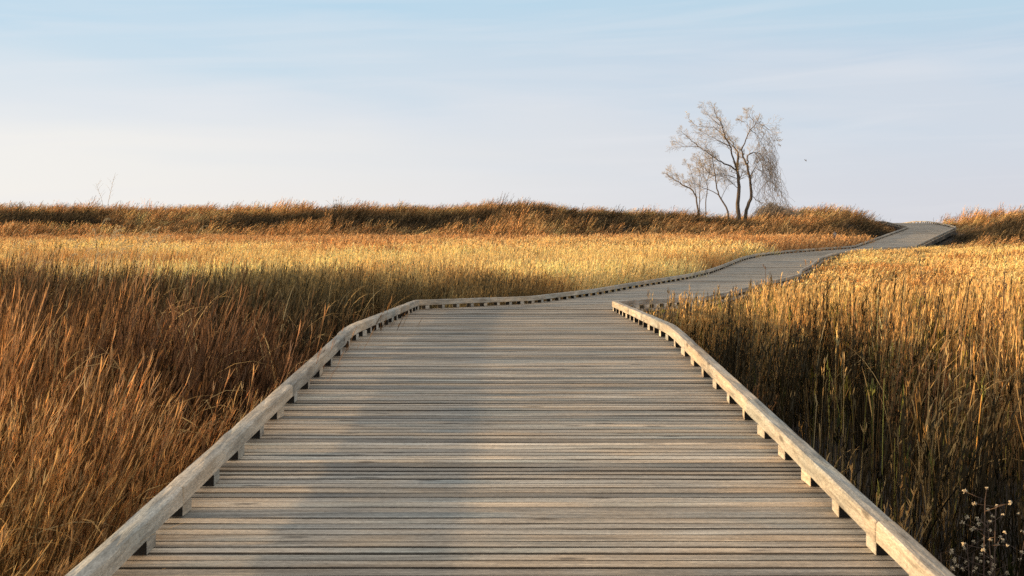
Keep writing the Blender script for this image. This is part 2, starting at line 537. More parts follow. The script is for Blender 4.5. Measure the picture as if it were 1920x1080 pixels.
sv, sf, smi, suv = [], [], [], []
for side, v, p in blocks:
    P, s, _ = EP[side]
    vs, fs, mi, uv = block_geo(side, P, s, v)
    if (side, round(v, 3)) in near_set:
        org = np.array(vs).mean(0)
        o = link_mesh('spacer_block', np.array(vs) - org, fs, [m_rail, m_end], walk, mat_idx=mi, uvs=uv)
        o.location = Vector(org) - WLOC
        md = o.modifiers.new('bevel', 'BEVEL'); md.width = .003; md.segments = 1
    else:
        b0 = len(sv)
        sv += [np.array(q) - np.array(WLOC) for q in vs]; sf += [tuple(b0 + i for i in f) for f in fs]; smi += mi; suv += uv
rest = link_mesh('spacer_blocks_beyond', sv, sf, [m_rail, m_end], walk, mat_idx=smi, uvs=suv)
rest['kind'] = 'stuff'; rest['label'] = 'small spacer blocks under the distant curb rails'

# stringers and piles under the deck
def box_between(p0, p1, w, h):
    p0, p1 = np.array(p0, float), np.array(p1, float)
    t_ = p1 - p0; L_ = np.linalg.norm(t_); t_ /= L_
    n = np.array([t_[1], -t_[0], 0]); n /= np.linalg.norm(n)
    u = np.array([0, 0, 1.0])
    vs = []
    for e_ in (p0, p1):
        for (a, b__) in ((-1, -1), (1, -1), (1, 1), (-1, 1)):
            vs.append(e_ + n * a * w / 2 + u * b__ * h / 2)
    fs = [(0, 1, 2, 3), (7, 6, 5, 4), (0, 4, 5, 1), (1, 5, 6, 2), (2, 6, 7, 3), (3, 7, 4, 0)]
    uv = []
    for f in fs:
        for q in f: uv.append((0 if q < 4 else L_, (q % 4) * .1))
    return vs, fs, uv
for side in (-1, 1):
    V_, F_, U_ = [], [], []
    P, s, _ = EP[side]
    vv = np.arange(0, s[-1], 1.0)
    for a, b_ in zip(vv[:-1], vv[1:]):
        pa, pb = sample(P, s, a), sample(P, s, b_)
        pa[0] += side * .06; pb[0] += side * .06
        pa[2] -= .04 + .11; pb[2] -= .04 + .11
        vs, fs, uv = box_between(pa, pb, .05, .20)
        b0 = len(V_); V_ += [q - np.array(WLOC) for q in vs]; F_ += [tuple(b0 + i for i in f) for f in fs]; U_ += uv
    link_mesh('stringer', V_, F_, m_pile, walk, uvs=U_)
for yy in np.arange(1.0, 80, 2.6):
    for side in (-1, 1):
        x0 = float((XL if side < 0 else XR)(yy)) - side * .12
        zt = float(DZ(yy)) - .06; zb = float(ground(x0, yy)) - .4
        if zt - zb < .2: continue
        vs, fs = [], []
        for zq in (zb, zt):
            for a in range(8):
                vs.append(np.array((x0 + .075 * math.cos(a * math.pi / 4), yy + .075 * math.sin(a * math.pi / 4), zq)) - np.array(WLOC))
        fs = [(a, (a + 1) % 8, 8 + (a + 1) % 8, 8 + a) for a in range(8)] + [tuple(range(8))[::-1], tuple(range(8, 16))]
        uv = [(0, 0)] * (8 * 4 + 16)
        link_mesh('pile', vs, fs, m_pile, walk, uvs=uv)

# ------------------------------------------------------------------ grass material
def grass_mat(name, transl=.22):
    m, t, b = new_mat(name)
    at = N(t, 'ShaderNodeAttribute'); at.attribute_type = 'INSTANCER'; at.attribute_name = 'col'
    ab = N(t, 'ShaderNodeAttribute'); ab.attribute_type = 'GEOMETRY'; ab.attribute_name = 'bcol'
    c_ = mixc(t, 1.0, at.outputs['Color'], ab.outputs['Color'], 'MULTIPLY')
    t.nodes.remove(b)
    d = N(t, 'ShaderNodeBsdfDiffuse'); tr = N(t, 'ShaderNodeBsdfTranslucent')
    t.links.new(c_, d.inputs[0]); t.links.new(c_, tr.inputs[0])
    mx = N(t, 'ShaderNodeMixShader'); mx.inputs[0].default_value = transl
    t.links.new(d.outputs[0], mx.inputs[1]); t.links.new(tr.outputs[0], mx.inputs[2])
    t.links.new(mx.outputs[0], t.nodes['Material Output'].inputs[0])
    return m
m_grass = grass_mat('dry_grass')

class Blades:
    """collects thin ribbons, each with its own colour factor"""
    def __init__(s): s.v, s.f, s.c = [], [], []
    def ribbon(s, pts, widths, wdir, colr):
        b0 = len(s.v)
        for p, w in zip(pts, widths):
            s.v.append(p - wdir * w / 2); s.v.append(p + wdir * w / 2); s.c += [colr, colr]
        for i in range(len(pts) - 1):
            a = b0 + 2 * i
            s.f.append((a, a + 1, a + 3, a + 2))
    def mesh(s, name, mat):
        me = bpy.data.meshes.new(name)
        me.from_pydata([tuple(map(float, q)) for q in s.v], [], s.f)
        ca = me.color_attributes.new('bcol', 'FLOAT_COLOR', 'POINT')
        ca.data.foreach_set('color', np.array([tuple(c) + (1.0,) for c in s.c], dtype=np.float32).ravel())
        me.materials.append(mat)
        return me

def stem_curve(r, x0, y0, h, lean, az, bend, n=5):
    """points of a stem; lean = start angle from vertical, bend = extra angle gained towards the tip"""
    pts = [np.array([x0, y0, 0.0])]
    for i in range(n):
        a = lean + bend * ((i + .5) / n) ** 1.5
        d = np.array([math.sin(a) * math.cos(az), math.sin(a) * math.sin(az), math.cos(a)])
        pts.append(pts[-1] + d * h / n)
    return pts
def rnd_wdir(r):
    a = r.uniform(0, 2 * math.pi)
    return np.array([math.cos(a), math.sin(a), 0.0])
def blade_col(r, var=.25, warm=.1, dim=0.0):
    k = 1 + r.uniform(-var, var); w = r.uniform(-warm, warm)
    if r.random() < dim: k *= r.uniform(.10, .42)
    return (k * (1 + w), k, k * (1 - w * 1.5))

def make_tuft(kind, r, wmul=1.0):
    B = Blades()
    wind = lambda: r.gauss(0, .7)
    if kind == 'bluestem':
        rad, n = .20, 24
        cl = [(r.gauss(0, .1), r.gauss(0, .1)) for _ in range(4)]
        for _ in range(n):
            cx, cy = r.choice(cl)
            h = r.uniform(.62, 1.1); lean = max(.02, r.gauss(.24, .10)); az = wind()
            pts = stem_curve(r, cx + r.gauss(0, .04), cy + r.gauss(0, .04), h, lean, az, r.uniform(.10, .5), 6)
            c = blade_col(r, .3, .12, .42)
            B.ribbon(pts, [.0042 * wmul] * 4 + [.0034 * wmul] * 3, rnd_wdir(r), c)
            # wispy racemes hugging the upper stem
            for k in range(r.randint(7, 11)):
                u = r.uniform(.5, 1.0) * 6; i = min(int(u), 5); p = pts[i] + (pts[i + 1] - pts[i]) * (u - i)
                td = pts[i + 1] - pts[i]; td /= np.linalg.norm(td)
                d = td + np.array([r.gauss(0, .17), r.gauss(0, .17), r.gauss(0, .1)]); d /= np.linalg.norm(d)
                l = r.uniform(.05, .11)
                k2 = r.uniform(.9, 1.5)
                B.ribbon([p, p + d * l * .5, p + d * l], [.003 * wmul, .0058 * wmul, .0014 * wmul], rnd_wdir(r), tuple(x * k2 for x in c))
        for _ in range(18):
            a, q = r.uniform(0, 6.28), rad * math.sqrt(r.random())
            pts = stem_curve(r, q * math.cos(a), q * math.sin(a), r.uniform(.3, .75), r.uniform(.05, .4), r.uniform(-1.6, 1.6), r.uniform(.3, 1.6), 6)
            B.ribbon(pts, [.0048 * wmul, .0048 * wmul, .0048 * wmul, .004 * wmul, .003 * wmul, .002 * wmul, .001], rnd_wdir(r), blade_col(r, .3, .1, .85))
    elif kind == 'golden':
        rad, n = .24, 32
        cl = [(r.gauss(0, .12), r.gauss(0, .12)) for _ in range(5)]
        for _ in range(n):
            cx, cy = r.choice(cl)
            h = r.uniform(.62, 1.1); lean = max(.0, r.gauss(.11, .08)); az = wind()
            pts = stem_curve(r, cx + r.gauss(0, .05), cy + r.gauss(0, .05), h, lean, az, r.uniform(.0, .3), 5)
            c = blade_col(r, .25, .10, .12)
            B.ribbon(pts, [.0055 * wmul] * 3 + [.0045 * wmul] * 3, rnd_wdir(r), c)
            for k in range(7):
                u = r.uniform(.72, 1.0) * 5; i = min(int(u), 4); p = pts[i] + (pts[i + 1] - pts[i]) * (u - i)
                d = np.array([r.gauss(.2, .25), r.gauss(0, .25), 1.0]); d /= np.linalg.norm(d)
                l = r.uniform(.03, .07); k2 = r.uniform(.9, 1.35)
                B.ribbon([p, p + d * l * .5, p + d * l], [.004 * wmul, .0085 * wmul, .002 * wmul], rnd_wdir(r), tuple(x * k2 for x in c))
        for _ in range(9):
            a, q = r.uniform(0, 6.28), rad * math.sqrt(r.random())
            pts = stem_curve(r, q * math.cos(a), q * math.sin(a), r.uniform(.4, .8), r.uniform(.0, .3), r.uniform(-3, 3), r.uniform(.3, 1.0), 5)
            B.ribbon(pts, [.007 * wmul] * 4 + [.004 * wmul, .001], rnd_wdir(r), blade_col(r, .3, .1, .7))
    elif kind == 'reed':
        rad, n = .22, 17
        for _ in range(n):
            a, q = r.uniform(0, 6.28), rad * math.sqrt(r.random())
            h = r.uniform(.45, 1.08); lean = abs(r.gauss(0, .06)); az = r.uniform(-3.14, 3.14)
            pts = stem_curve(r, q * math.cos(a), q * math.sin(a), h, lean, az, r.uniform(.0, .18), 4)
            c = blade_col(r, .4, .2, .68)
            if r.random() < .2: c = (c[0] * .75, c[1] * 1.05, c[2] * .6)
            B.ribbon(pts, [.0058 * wmul, .0055 * wmul, .005 * wmul, .0045 * wmul, .0035 * wmul], rnd_wdir(r), c)
            if r.random() < .30:
                i = r.randint(1, 3); p = pts[i]
                az2 = r.gauss(0, 1.1)
                lp = [p + q_ for q_ in stem_curve(r, 0, 0, r.uniform(.12, .36), r.uniform(.1, .5), az2, r.uniform(.3, 2.0), 5)]
                B.ribbon(lp, [.005 * wmul, .008 * wmul, .008 * wmul, .006 * wmul, .004 * wmul, .001], np.array([-math.sin(az2), math.cos(az2), .2]), blade_col(r, .35, .1, .3))
            if r.random() < .45:
                for k in range(7):
                    p = pts[-1] + np.array([r.gauss(0, .008), r.gauss(0, .008), -r.uniform(0, .12)])
                    d = np.array([r.gauss(.12, .2), r.gauss(0, .2), 1.0]); l = r.uniform(.03, .06)
                    B.ribbon([p, p + d * l * .5, p + d * l], [.003 * wmul, .008 * wmul, .002 * wmul], rnd_wdir(r), c)
        for _ in range(8):          # broken litter and low leaves, dimmed to stand in for shade between stems
            a, q = r.uniform(0, 6.28), rad * math.sqrt(r.random())
            pts = stem_curve(r, q * math.cos(a), q * math.sin(a), r.uniform(.2, .6), r.uniform(.05, .7), r.uniform(-3, 3), r.uniform(.2, 1.5), 5)
            B.ribbon(pts, [.007 * wmul] * 4 + [.004 * wmul, .001], rnd_wdir(r), blade_col(r, .4, .1, .95))
    elif kind == 'leaf':            # long arching pale blades
        for _ in range(5):
            az = r.gauss(.2, .8)
            pts = stem_curve(r, r.gauss(0, .1), r.gauss(0, .1), r.uniform(.85, 1.25), r.uniform(.05, .35), az, r.uniform(1.0, 2.7), 9)
            B.ribbon(pts, [.008, .010, .012, .012, .011, .010, .009, .007, .004, .001], np.array([-math.sin(az), math.cos(az), .15]), blade_col(r, .2))
    return B

def proto_set(kind, count, wmul, seed):
    cc = bpy.data.collections.new('tufts_' + kind + '_%d' % seed)
    for i in range(count):
        r = random.Random(seed * 100 + i)
        me = make_tuft(kind, r, wmul).mesh('%s_tuft' % kind, m_grass)
        o = bpy.data.objects.new('%s_tuft_%02d_%d' % (kind, i, seed), me)
        cc.objects.link(o)
    return cc

def scatter(name, protos, nproto, P, yaw, scl, colr, label, cat='grass'):
    n = len(P)
    me = bpy.data.meshes.new(name)
    me.vertices.add(n)
    me.vertices.foreach_set('co', np.asarray(P, dtype=np.float32).ravel())
    def att(nm, typ, data, key):
        a = me.attributes.new(nm, typ, 'POINT')
        a.data.foreach_set(key, np.asarray(data).ravel())
    att('rot', 'FLOAT_VECTOR', np.asarray(yaw, np.float32), 'vector')
    att('scl', 'FLOAT_VECTOR', np.asarray(scl, np.float32), 'vector')
    att('idx', 'INT', rng.integers(0, nproto, n).astype(np.int32), 'value')
    c4 = np.concatenate([colr, np.ones((n, 1))], 1).astype(np.float32)
    att('col', 'FLOAT_COLOR', c4, 'color')
    me.materials.append(m_grass)
    o = bpy.data.objects.new(name, me)
    col.objects.link(o)
    ng = bpy.data.node_groups.new(name + '_nodes', 'GeometryNodeTree')
    ng.interface.new_socket('Geometry', in_out='INPUT', socket_type='NodeSocketGeometry')
    ng.interface.new_socket('Geometry', in_out='OUTPUT', socket_type='NodeSocketGeometry')
    gi = ng.nodes.new('NodeGroupInput'); go = ng.nodes.new('NodeGroupOutput')
    iop = ng.nodes.new('GeometryNodeInstanceOnPoints')
    ci = ng.nodes.new('GeometryNodeCollectionInfo')
    ci.inputs['Collection'].default_value = protos
    ci.inputs['Separate Children'].default_value = True
    ci.inputs['Reset Children'].default_value = True
    def na(nm, typ):
        q = ng.nodes.new('GeometryNodeInputNamedAttribute'); q.data_type = typ
        q.inputs['Name'].default_value = nm
        return [x for x in q.outputs if x.enabled and x.name == 'Attribute'][0]
    ng.links.new(gi.outputs[0], iop.inputs['Points'])
    ng.links.new(ci.outputs[0], iop.inputs['Instance'])
    iop.inputs['Pick Instance'].default_value = True
    ng.links.new(na('idx', 'INT'), iop.inputs['Instance Index'])
    er = ng.nodes.new('FunctionNodeEulerToRotation')
    ng.links.new(na('rot', 'FLOAT_VECTOR'), er.inputs[0])
    ng.links.new(er.outputs[0], iop.inputs['Rotation'])
    ng.links.new(na('scl', 'FLOAT_VECTOR'), iop.inputs['Scale'])
    ng.links.new(iop.outputs[0], go.inputs[0])
    md = o.modifiers.new('scatter', 'NODES'); md.node_group = ng
    tag(o, label, cat, kind='stuff')
    return o

def jitter(x0, x1, y0, y1, step):
    xs_, ys_ = np.meshgrid(np.arange(x0, x1, step), np.arange(y0, y1, step))
    x = xs_.ravel() + rng.uniform(-.5, .5, xs_.size) * step * 1.3
    y_ = ys_.ravel() + rng.uniform(-.5, .5, xs_.size) * step * 1.3
    return x, y_
def in_view(x, y, m=4.0):
    return (np.abs(x) < y * .415 + m)
def yaws(n, s=.35):
    return np.stack([rng.normal(0, .06, n), rng.normal(0, .06, n), rng.normal(0, s, n)], 1)
def tint(base, n, x, y, var=.18, patch=.25, s=3.0, seed=1, alt=None, alt_s=2.0, alt_t=(.5, .7)):
    c = np.tile(np.array(base, float), (n, 1))
    if alt is not None:
        k = smoothstep(alt_t[0], alt_t[1], fnoise(x, y, alt_s, seed + 20) + rng.normal(0, .05, n))[:, None]
        c = c * (1 - k) + np.array(alt, float) * k
    c *= (1 + rng.uniform(-var, var, (n, 1))) * (1 + patch * 2 * (fnoise(x, y, s, seed)[:, None] - .5))
    return np.clip(c, 0.005, .95)

# ---- zone 1: russet bluestem close on the left
PB = proto_set('bluestem', 7, 1.0, 1)
PBf = proto_set('bluestem', 8, 1.7, 2)
PG = proto_set('golden', 7, 1.2, 3)
PGf = proto_set('golden', 6, 2.3, 4)
PR = proto_set('reed', 10, 1.0, 5)
PL = proto_set('leaf', 6, 1.0, 6)

def left_top(x, y):
    d = path_dist(x, y)
    up = np.interp(y, [0, 5.5, 8.5, 12, 16, 19], [-.02, .06, .20, .30, .26, .18])
    return np.minimum(DZ(y) + up + .095 * np.maximum(d, 0), EYE - .55) + (fnoise(x, y, 1.3, 31) - .5) * .34
x, y = jitter(-16, -1, 2.0, 22.5, .235)
d = path_dist(x, y)
far_edge = 19.0 + 3.0 * smoothstep(-4, -9, x) + (fnoise(x, y, 2.0, 8) - .5) * 2.0 - 2.2 * smoothstep(-4.5, -1.5, x)
keep = (x < 0) & (d > .34) & in_view(x, y, 2.0) & (y < far_edge) & (rng.random(len(x)) < .5 + .45 * smoothstep(.3, 1.4, d))
x, y = x[keep], y[keep]
gz = ground(x, y)
h = (left_top(x, y) - gz) * rng.uniform(.62, 1.10, len(x)) * np.where(rng.random(len(x)) < .10, 1.22, 1)
n = len(x)
c1 = tint((.64, .33, .13), n, x, y, .40, .65, 1.5, 1, alt=(.25, .13, .065), alt_s=1.5, alt_t=(.45, .62))
# yellower in the near left corner
kk = (smoothstep(8.0, 4.5, y) * smoothstep(-1.6, -2.6, x))[:, None]
c1 = c1 * (1 - kk) + np.array((.82, .50, .18)) * kk
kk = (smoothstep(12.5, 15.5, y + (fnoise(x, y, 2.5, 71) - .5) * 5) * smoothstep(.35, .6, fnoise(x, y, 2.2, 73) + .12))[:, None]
c1 = c1 * (1 - .85 * kk) + np.array((.13, .11, .06)) * .85 * kk  # dark tint paints shade into the back of the russet grass
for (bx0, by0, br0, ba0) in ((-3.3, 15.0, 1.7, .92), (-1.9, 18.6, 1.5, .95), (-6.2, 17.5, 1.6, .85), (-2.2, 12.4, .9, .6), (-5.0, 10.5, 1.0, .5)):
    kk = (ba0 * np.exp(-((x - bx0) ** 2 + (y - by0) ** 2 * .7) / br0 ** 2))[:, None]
    c1 = c1 * (1 - kk) + np.array((.07, .06, .034)) * kk  # soft blobs of shade painted into the tuft colour
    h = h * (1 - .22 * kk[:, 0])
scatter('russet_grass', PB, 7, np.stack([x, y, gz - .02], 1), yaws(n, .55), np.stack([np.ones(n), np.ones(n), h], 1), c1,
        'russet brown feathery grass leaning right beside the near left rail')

# ---- zone 2: golden meadow left of the walk
def meadow_top(x, y):
    return EYE + np.interp(y, [19, 24, 35, 50, 62], [-1.02, -.93, -.86, -.66, -.45]) + (fnoise(x, y, 4, 33) - .5) * .2
x, y = jitter(-34, 22, 18.5, 44, .36)
d = XL(y) - x
opening = smoothstep(-7.5, -5.0, x) * smoothstep(23.2, 21.2, y + (fnoise(x, y, 1.5, 5) - .5) * 2) * smoothstep(-.6, -1.3, x)
keep = (d > .45) & in_view(x, y, 4) & (y > far_edge.mean() * 0 + 18.5 + 2.5 * smoothstep(-3, -9, x)) & (rng.random(len(x)) > opening)
x, y = x[keep], y[keep]; gz = ground(x, y); n = len(x)
h = (np.minimum(meadow_top(x, y), DZ(y) + .26 + .16 * (XL(y) - x)) - gz) * rng.uniform(.85, 1.1, n)
c2 = tint((.95, .69, .30), n, x, y, .15, .25, 3, 2, alt=(.74, .43, .16), alt_s=3.5, alt_t=(.5, .75))
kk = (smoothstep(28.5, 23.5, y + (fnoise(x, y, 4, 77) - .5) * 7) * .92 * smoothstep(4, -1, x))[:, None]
c2 = c2 * (1 - kk) + np.array((.12, .095, .05)) * kk  # meadow front darkened in colour to stand for its shaded face
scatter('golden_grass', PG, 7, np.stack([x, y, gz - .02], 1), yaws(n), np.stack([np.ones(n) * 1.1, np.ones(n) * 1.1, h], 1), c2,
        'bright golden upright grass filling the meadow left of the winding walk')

x, y = jitter(-46, 24, 43, 66, .55)
keep = (XL(y) - x > .5) & in_view(x, y, 4)
x, y = x[keep], y[keep]; gz = ground(x, y); n = len(x)
h = np.clip(np.minimum(meadow_top(x, y), DZ(y) + .3 + .16 * (XL(y) - x)) - gz, .35, 1.2) * rng.uniform(.85, 1.12, n)
c3 = tint((.95, .67, .29), n, x, y, .15, .2, 5, 3, alt=(.72, .40, .16), alt_s=6, alt_t=(.42, .62))
kk = smoothstep(50, 62, y + (fnoise(x, y, 7, 41) - .5) * 12)[:, None]
c3 = c3 * (1 - kk) + np.array((.72, .42, .18)) * kk
scatter('meadow_grass', PGf, 6, np.stack([x, y, gz - .02], 1), yaws(n), np.stack([np.ones(n) * 1.8, np.ones(n) * 1.8, h], 1), c3,
        'amber grass at the back of the meadow below the dune')

# ---- zone 3: dune grass
x, y = jitter(-52, 52, 62, 100, .62)
d = path_dist(x, y)
keep = (d > .45) & in_view(x, y, 5) & ((y < 94))
x, y, d = x[keep], y[keep], d[keep]; gz = ground(x, y); n = len(x)
h = (.68 + (fnoise(x, y, 3, 51) - .5) * .9) * rng.uniform(.6, 1.35, n)
h = h * (.35 + .65 * smoothstep(.3, 3.0, d)) * (1 + .35 * (rng.random(n) < .12))
rel = y - 84
band = smoothstep(-20, -14, rel + (fnoise(x, y, 7, 43) - .5) * 10) * smoothstep(-3.5, -8.5, rel + (fnoise(x, y, 5, 47) - .5) * 7)
patchy = smoothstep(.30, .55, fnoise(x, y, 5.5, 61) + .10)
kk = (band * patchy)[:, None] * np.where(x > 30, .8, 1)[:, None]
c4 = tint((.88, .50, .21), n, x, y, .35, .3, 4, 4)
dark = tint((.145, .105, .06), n, x, y, .3, .4, 2.5, 6)
c4 = c4 * (1 - kk) + dark * kk
scatter('dune_grass', PBf, 8, np.stack([x, y, gz - .02], 1), yaws(n), np.stack([np.ones(n) * 1.9, np.ones(n) * 1.9, h], 1), c4,
        'rusty and dark brown grass covering the low dune on the skyline')

# ---- zone 4: right of the walk
def right_top(x, y):
    d = path_dist(x, y)
    base = np.interp(y, [0, 5, 13, 17, 21, 25, 40, 56, 66], [-1.00, -.95, -.80, -1.02, -1.27, -1.34, -1.28, -1.10, -.95])
    far_x = smoothstep(2.0, 9.0, d) * .18
    hug = smoothstep(18, 22, y) * smoothstep(3.0, 1.0, d) * (1 - smoothstep(58, 62, y))
    base = base * (1 - hug) + (DZ(y) - EYE + .15) * hug
    return EYE + base + far_x - .30 * smoothstep(1.4, .3, d) * (y < 16) + (fnoise(x, y, 1.7, 35) - .5) * .22
x, y = jitter(1.4, 18, 1.6, 26, .25)
d = path_dist(x, y)
dens = np.where(y < 15, .22 + .25 * (y < 8) + .50 * smoothstep(.7, 3.2, d), .75)
keep = (x > XR(y)) & (d > .36) & in_view(x, y, 2.0) & (rng.random(len(x)) < dens)
x, y, d = x[keep], y[keep], d[keep]; gz = ground(x, y); n = len(x)
h = np.clip(right_top(x, y) - gz, .3, 2) * rng.uniform(.68, 1.20, n)
c5 = tint((.74, .44, .165), n, x, y, .4, .4, 1.5, 7, alt=(.40, .19, .08), alt_s=1.3, alt_t=(.45, .65))
kk = smoothstep(9, 20, y)[:, None] * .7
c5 = c5 * (1 - kk) + np.array((.90, .60, .23)) * kk
deck_shade = (rng.random(n) < .80 * (1 - smoothstep(1.1, 3.7, d + (fnoise(x, y, 1.4, 91) - .5) * 2.5)) * (1 - smoothstep(13, 17, y)))[:, None]
c5 = np.where(deck_shade, np.array((.085, .062, .034)) * rng.uniform(.5, 1.4, (n, 1)), c5)  # random tufts near the rail tinted near-black, painting in the deck's shade
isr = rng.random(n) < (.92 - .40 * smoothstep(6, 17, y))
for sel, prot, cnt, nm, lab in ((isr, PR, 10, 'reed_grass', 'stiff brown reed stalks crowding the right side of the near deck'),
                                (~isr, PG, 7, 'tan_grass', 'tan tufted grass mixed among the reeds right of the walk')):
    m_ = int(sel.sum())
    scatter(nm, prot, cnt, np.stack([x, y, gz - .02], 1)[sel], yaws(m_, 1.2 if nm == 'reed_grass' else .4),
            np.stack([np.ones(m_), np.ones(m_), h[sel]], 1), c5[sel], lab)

x, y = jitter(3, 52, 25, 66, .5)
d = path_dist(x, y)
keep = (x > XR(y)) & (d > .30) & in_view(x, y, 4)
x, y, d = x[keep], y[keep], d[keep]; gz = ground(x, y); n = len(x)
h = np.clip(right_top(x, y) - gz, .3, 1.6) * rng.uniform(.8, 1.1, n)
c6 = tint((.93, .65, .27), n, x, y, .18, .25, 4, 8, alt=(.66, .36, .13), alt_s=4, alt_t=(.55, .78))
scatter('amber_grass', PGf, 6, np.stack([x, y, gz - .02], 1), yaws(n), np.stack([np.ones(n) * 1.6, np.ones(n) * 1.6, h], 1), c6,
        'amber field grass right of the walk running to the far dune')

# ---- long arching blades sprinkled through both sides
x, y = jitter(-12, 13, 3.0, 24, .70)
d = path_dist(x, y)
keep = (d > .6) & ((x < 0) | ((d > 1.3) & (rng.random(len(x)) < .5))) & in_view(x, y, 1.5) & (y < 24) & ~((x < 0) & (y > 19))
x, y = x[keep], y[keep]; gz = ground(x, y); n = len(x)
tp = np.where(x < 0, left_top(x, y), right_top(x, y))
h = (tp - gz) * rng.uniform(1.0, 1.30, n)
c7 = tint((.66, .42, .17), n, x, y, .25, .2, 2, 9)
scatter('arching_blades', PL, 6, np.stack([x, y, gz - .02], 1), yaws(n, 1.0), np.stack([np.ones(n), np.ones(n), h], 1), c7,
        'pale curled grass blades arching out of the stalks')

# ------------------------------------------------------------------ tree group
def bark(name, lo, hi):
    m, t, b = new_mat(name)
    n_ = N(t, 'ShaderNodeTexNoise'); n_.inputs['Scale'].default_value = 9; n_.inputs['Detail'].default_value = 6
    r_ = ramp(t, [(.3, lo), (.7, hi)])
    t.links.new(n_.outputs['Fac'], r_.inputs[0]); t.links.new(r_.outputs[0], b.inputs['Base Color'])
    b.inputs['Roughness'].default_value = .9
    bu = N(t, 'ShaderNodeBump'); bu.inputs['Strength'].default_value = .6; bu.inputs['Distance'].default_value = .02
    t.links.new(n_.outputs['Fac'], bu.inputs['Height']); t.links.new(bu.outputs[0], b.inputs['Normal'])
    return m
m_bark = bark('dark_bark', (.07, .05, .035), (.18, .13, .09))
m_twig = bark('pale_twig', (.33, .25, .15), (.60, .46, .28))
m_vine = bark('vine_stem', (.24, .18, .12), (.48, .36, .24))

class Tubes:
    def __init__(s): s.v, s.f = [], []
    def tube(s, pts, rads, sides=4):
        pts = [np.array(p, float) for p in pts]
        b0 = len(s.v); n = len(pts)
        for i, (p, r_) in enumerate(zip(pts, rads)):
            t_ = pts[min(i + 1, n - 1)] - pts[max(i - 1, 0)]
            t_ = t_ / (np.linalg.norm(t_) + 1e-9)
            a = np.cross(t_, (0.13, 1, 0.21)); a /= np.linalg.norm(a) + 1e-9
            b_ = np.cross(t_, a)
            for k in range(sides):
                an = 2 * math.pi * k / sides
                s.v.append(p + (a * math.cos(an) + b_ * math.sin(an)) * r_)
        for i in range(n - 1):
            for k in range(sides):
                k2 = (k + 1) % sides
                s.f.append((b0 + i * sides + k, b0 + i * sides + k2, b0 + (i + 1) * sides + k2, b0 + (i + 1) * sides + k))
        s.f.append(tuple(b0 + k for k in range(sides))[::-1])
        s.f.append(tuple(b0 + (n - 1) * sides + k for k in range(sides)))
    def build(s, name, mat, parent, smooth=True):
        return link_mesh(name, s.v, s.f, mat, parent, smooth=smooth)

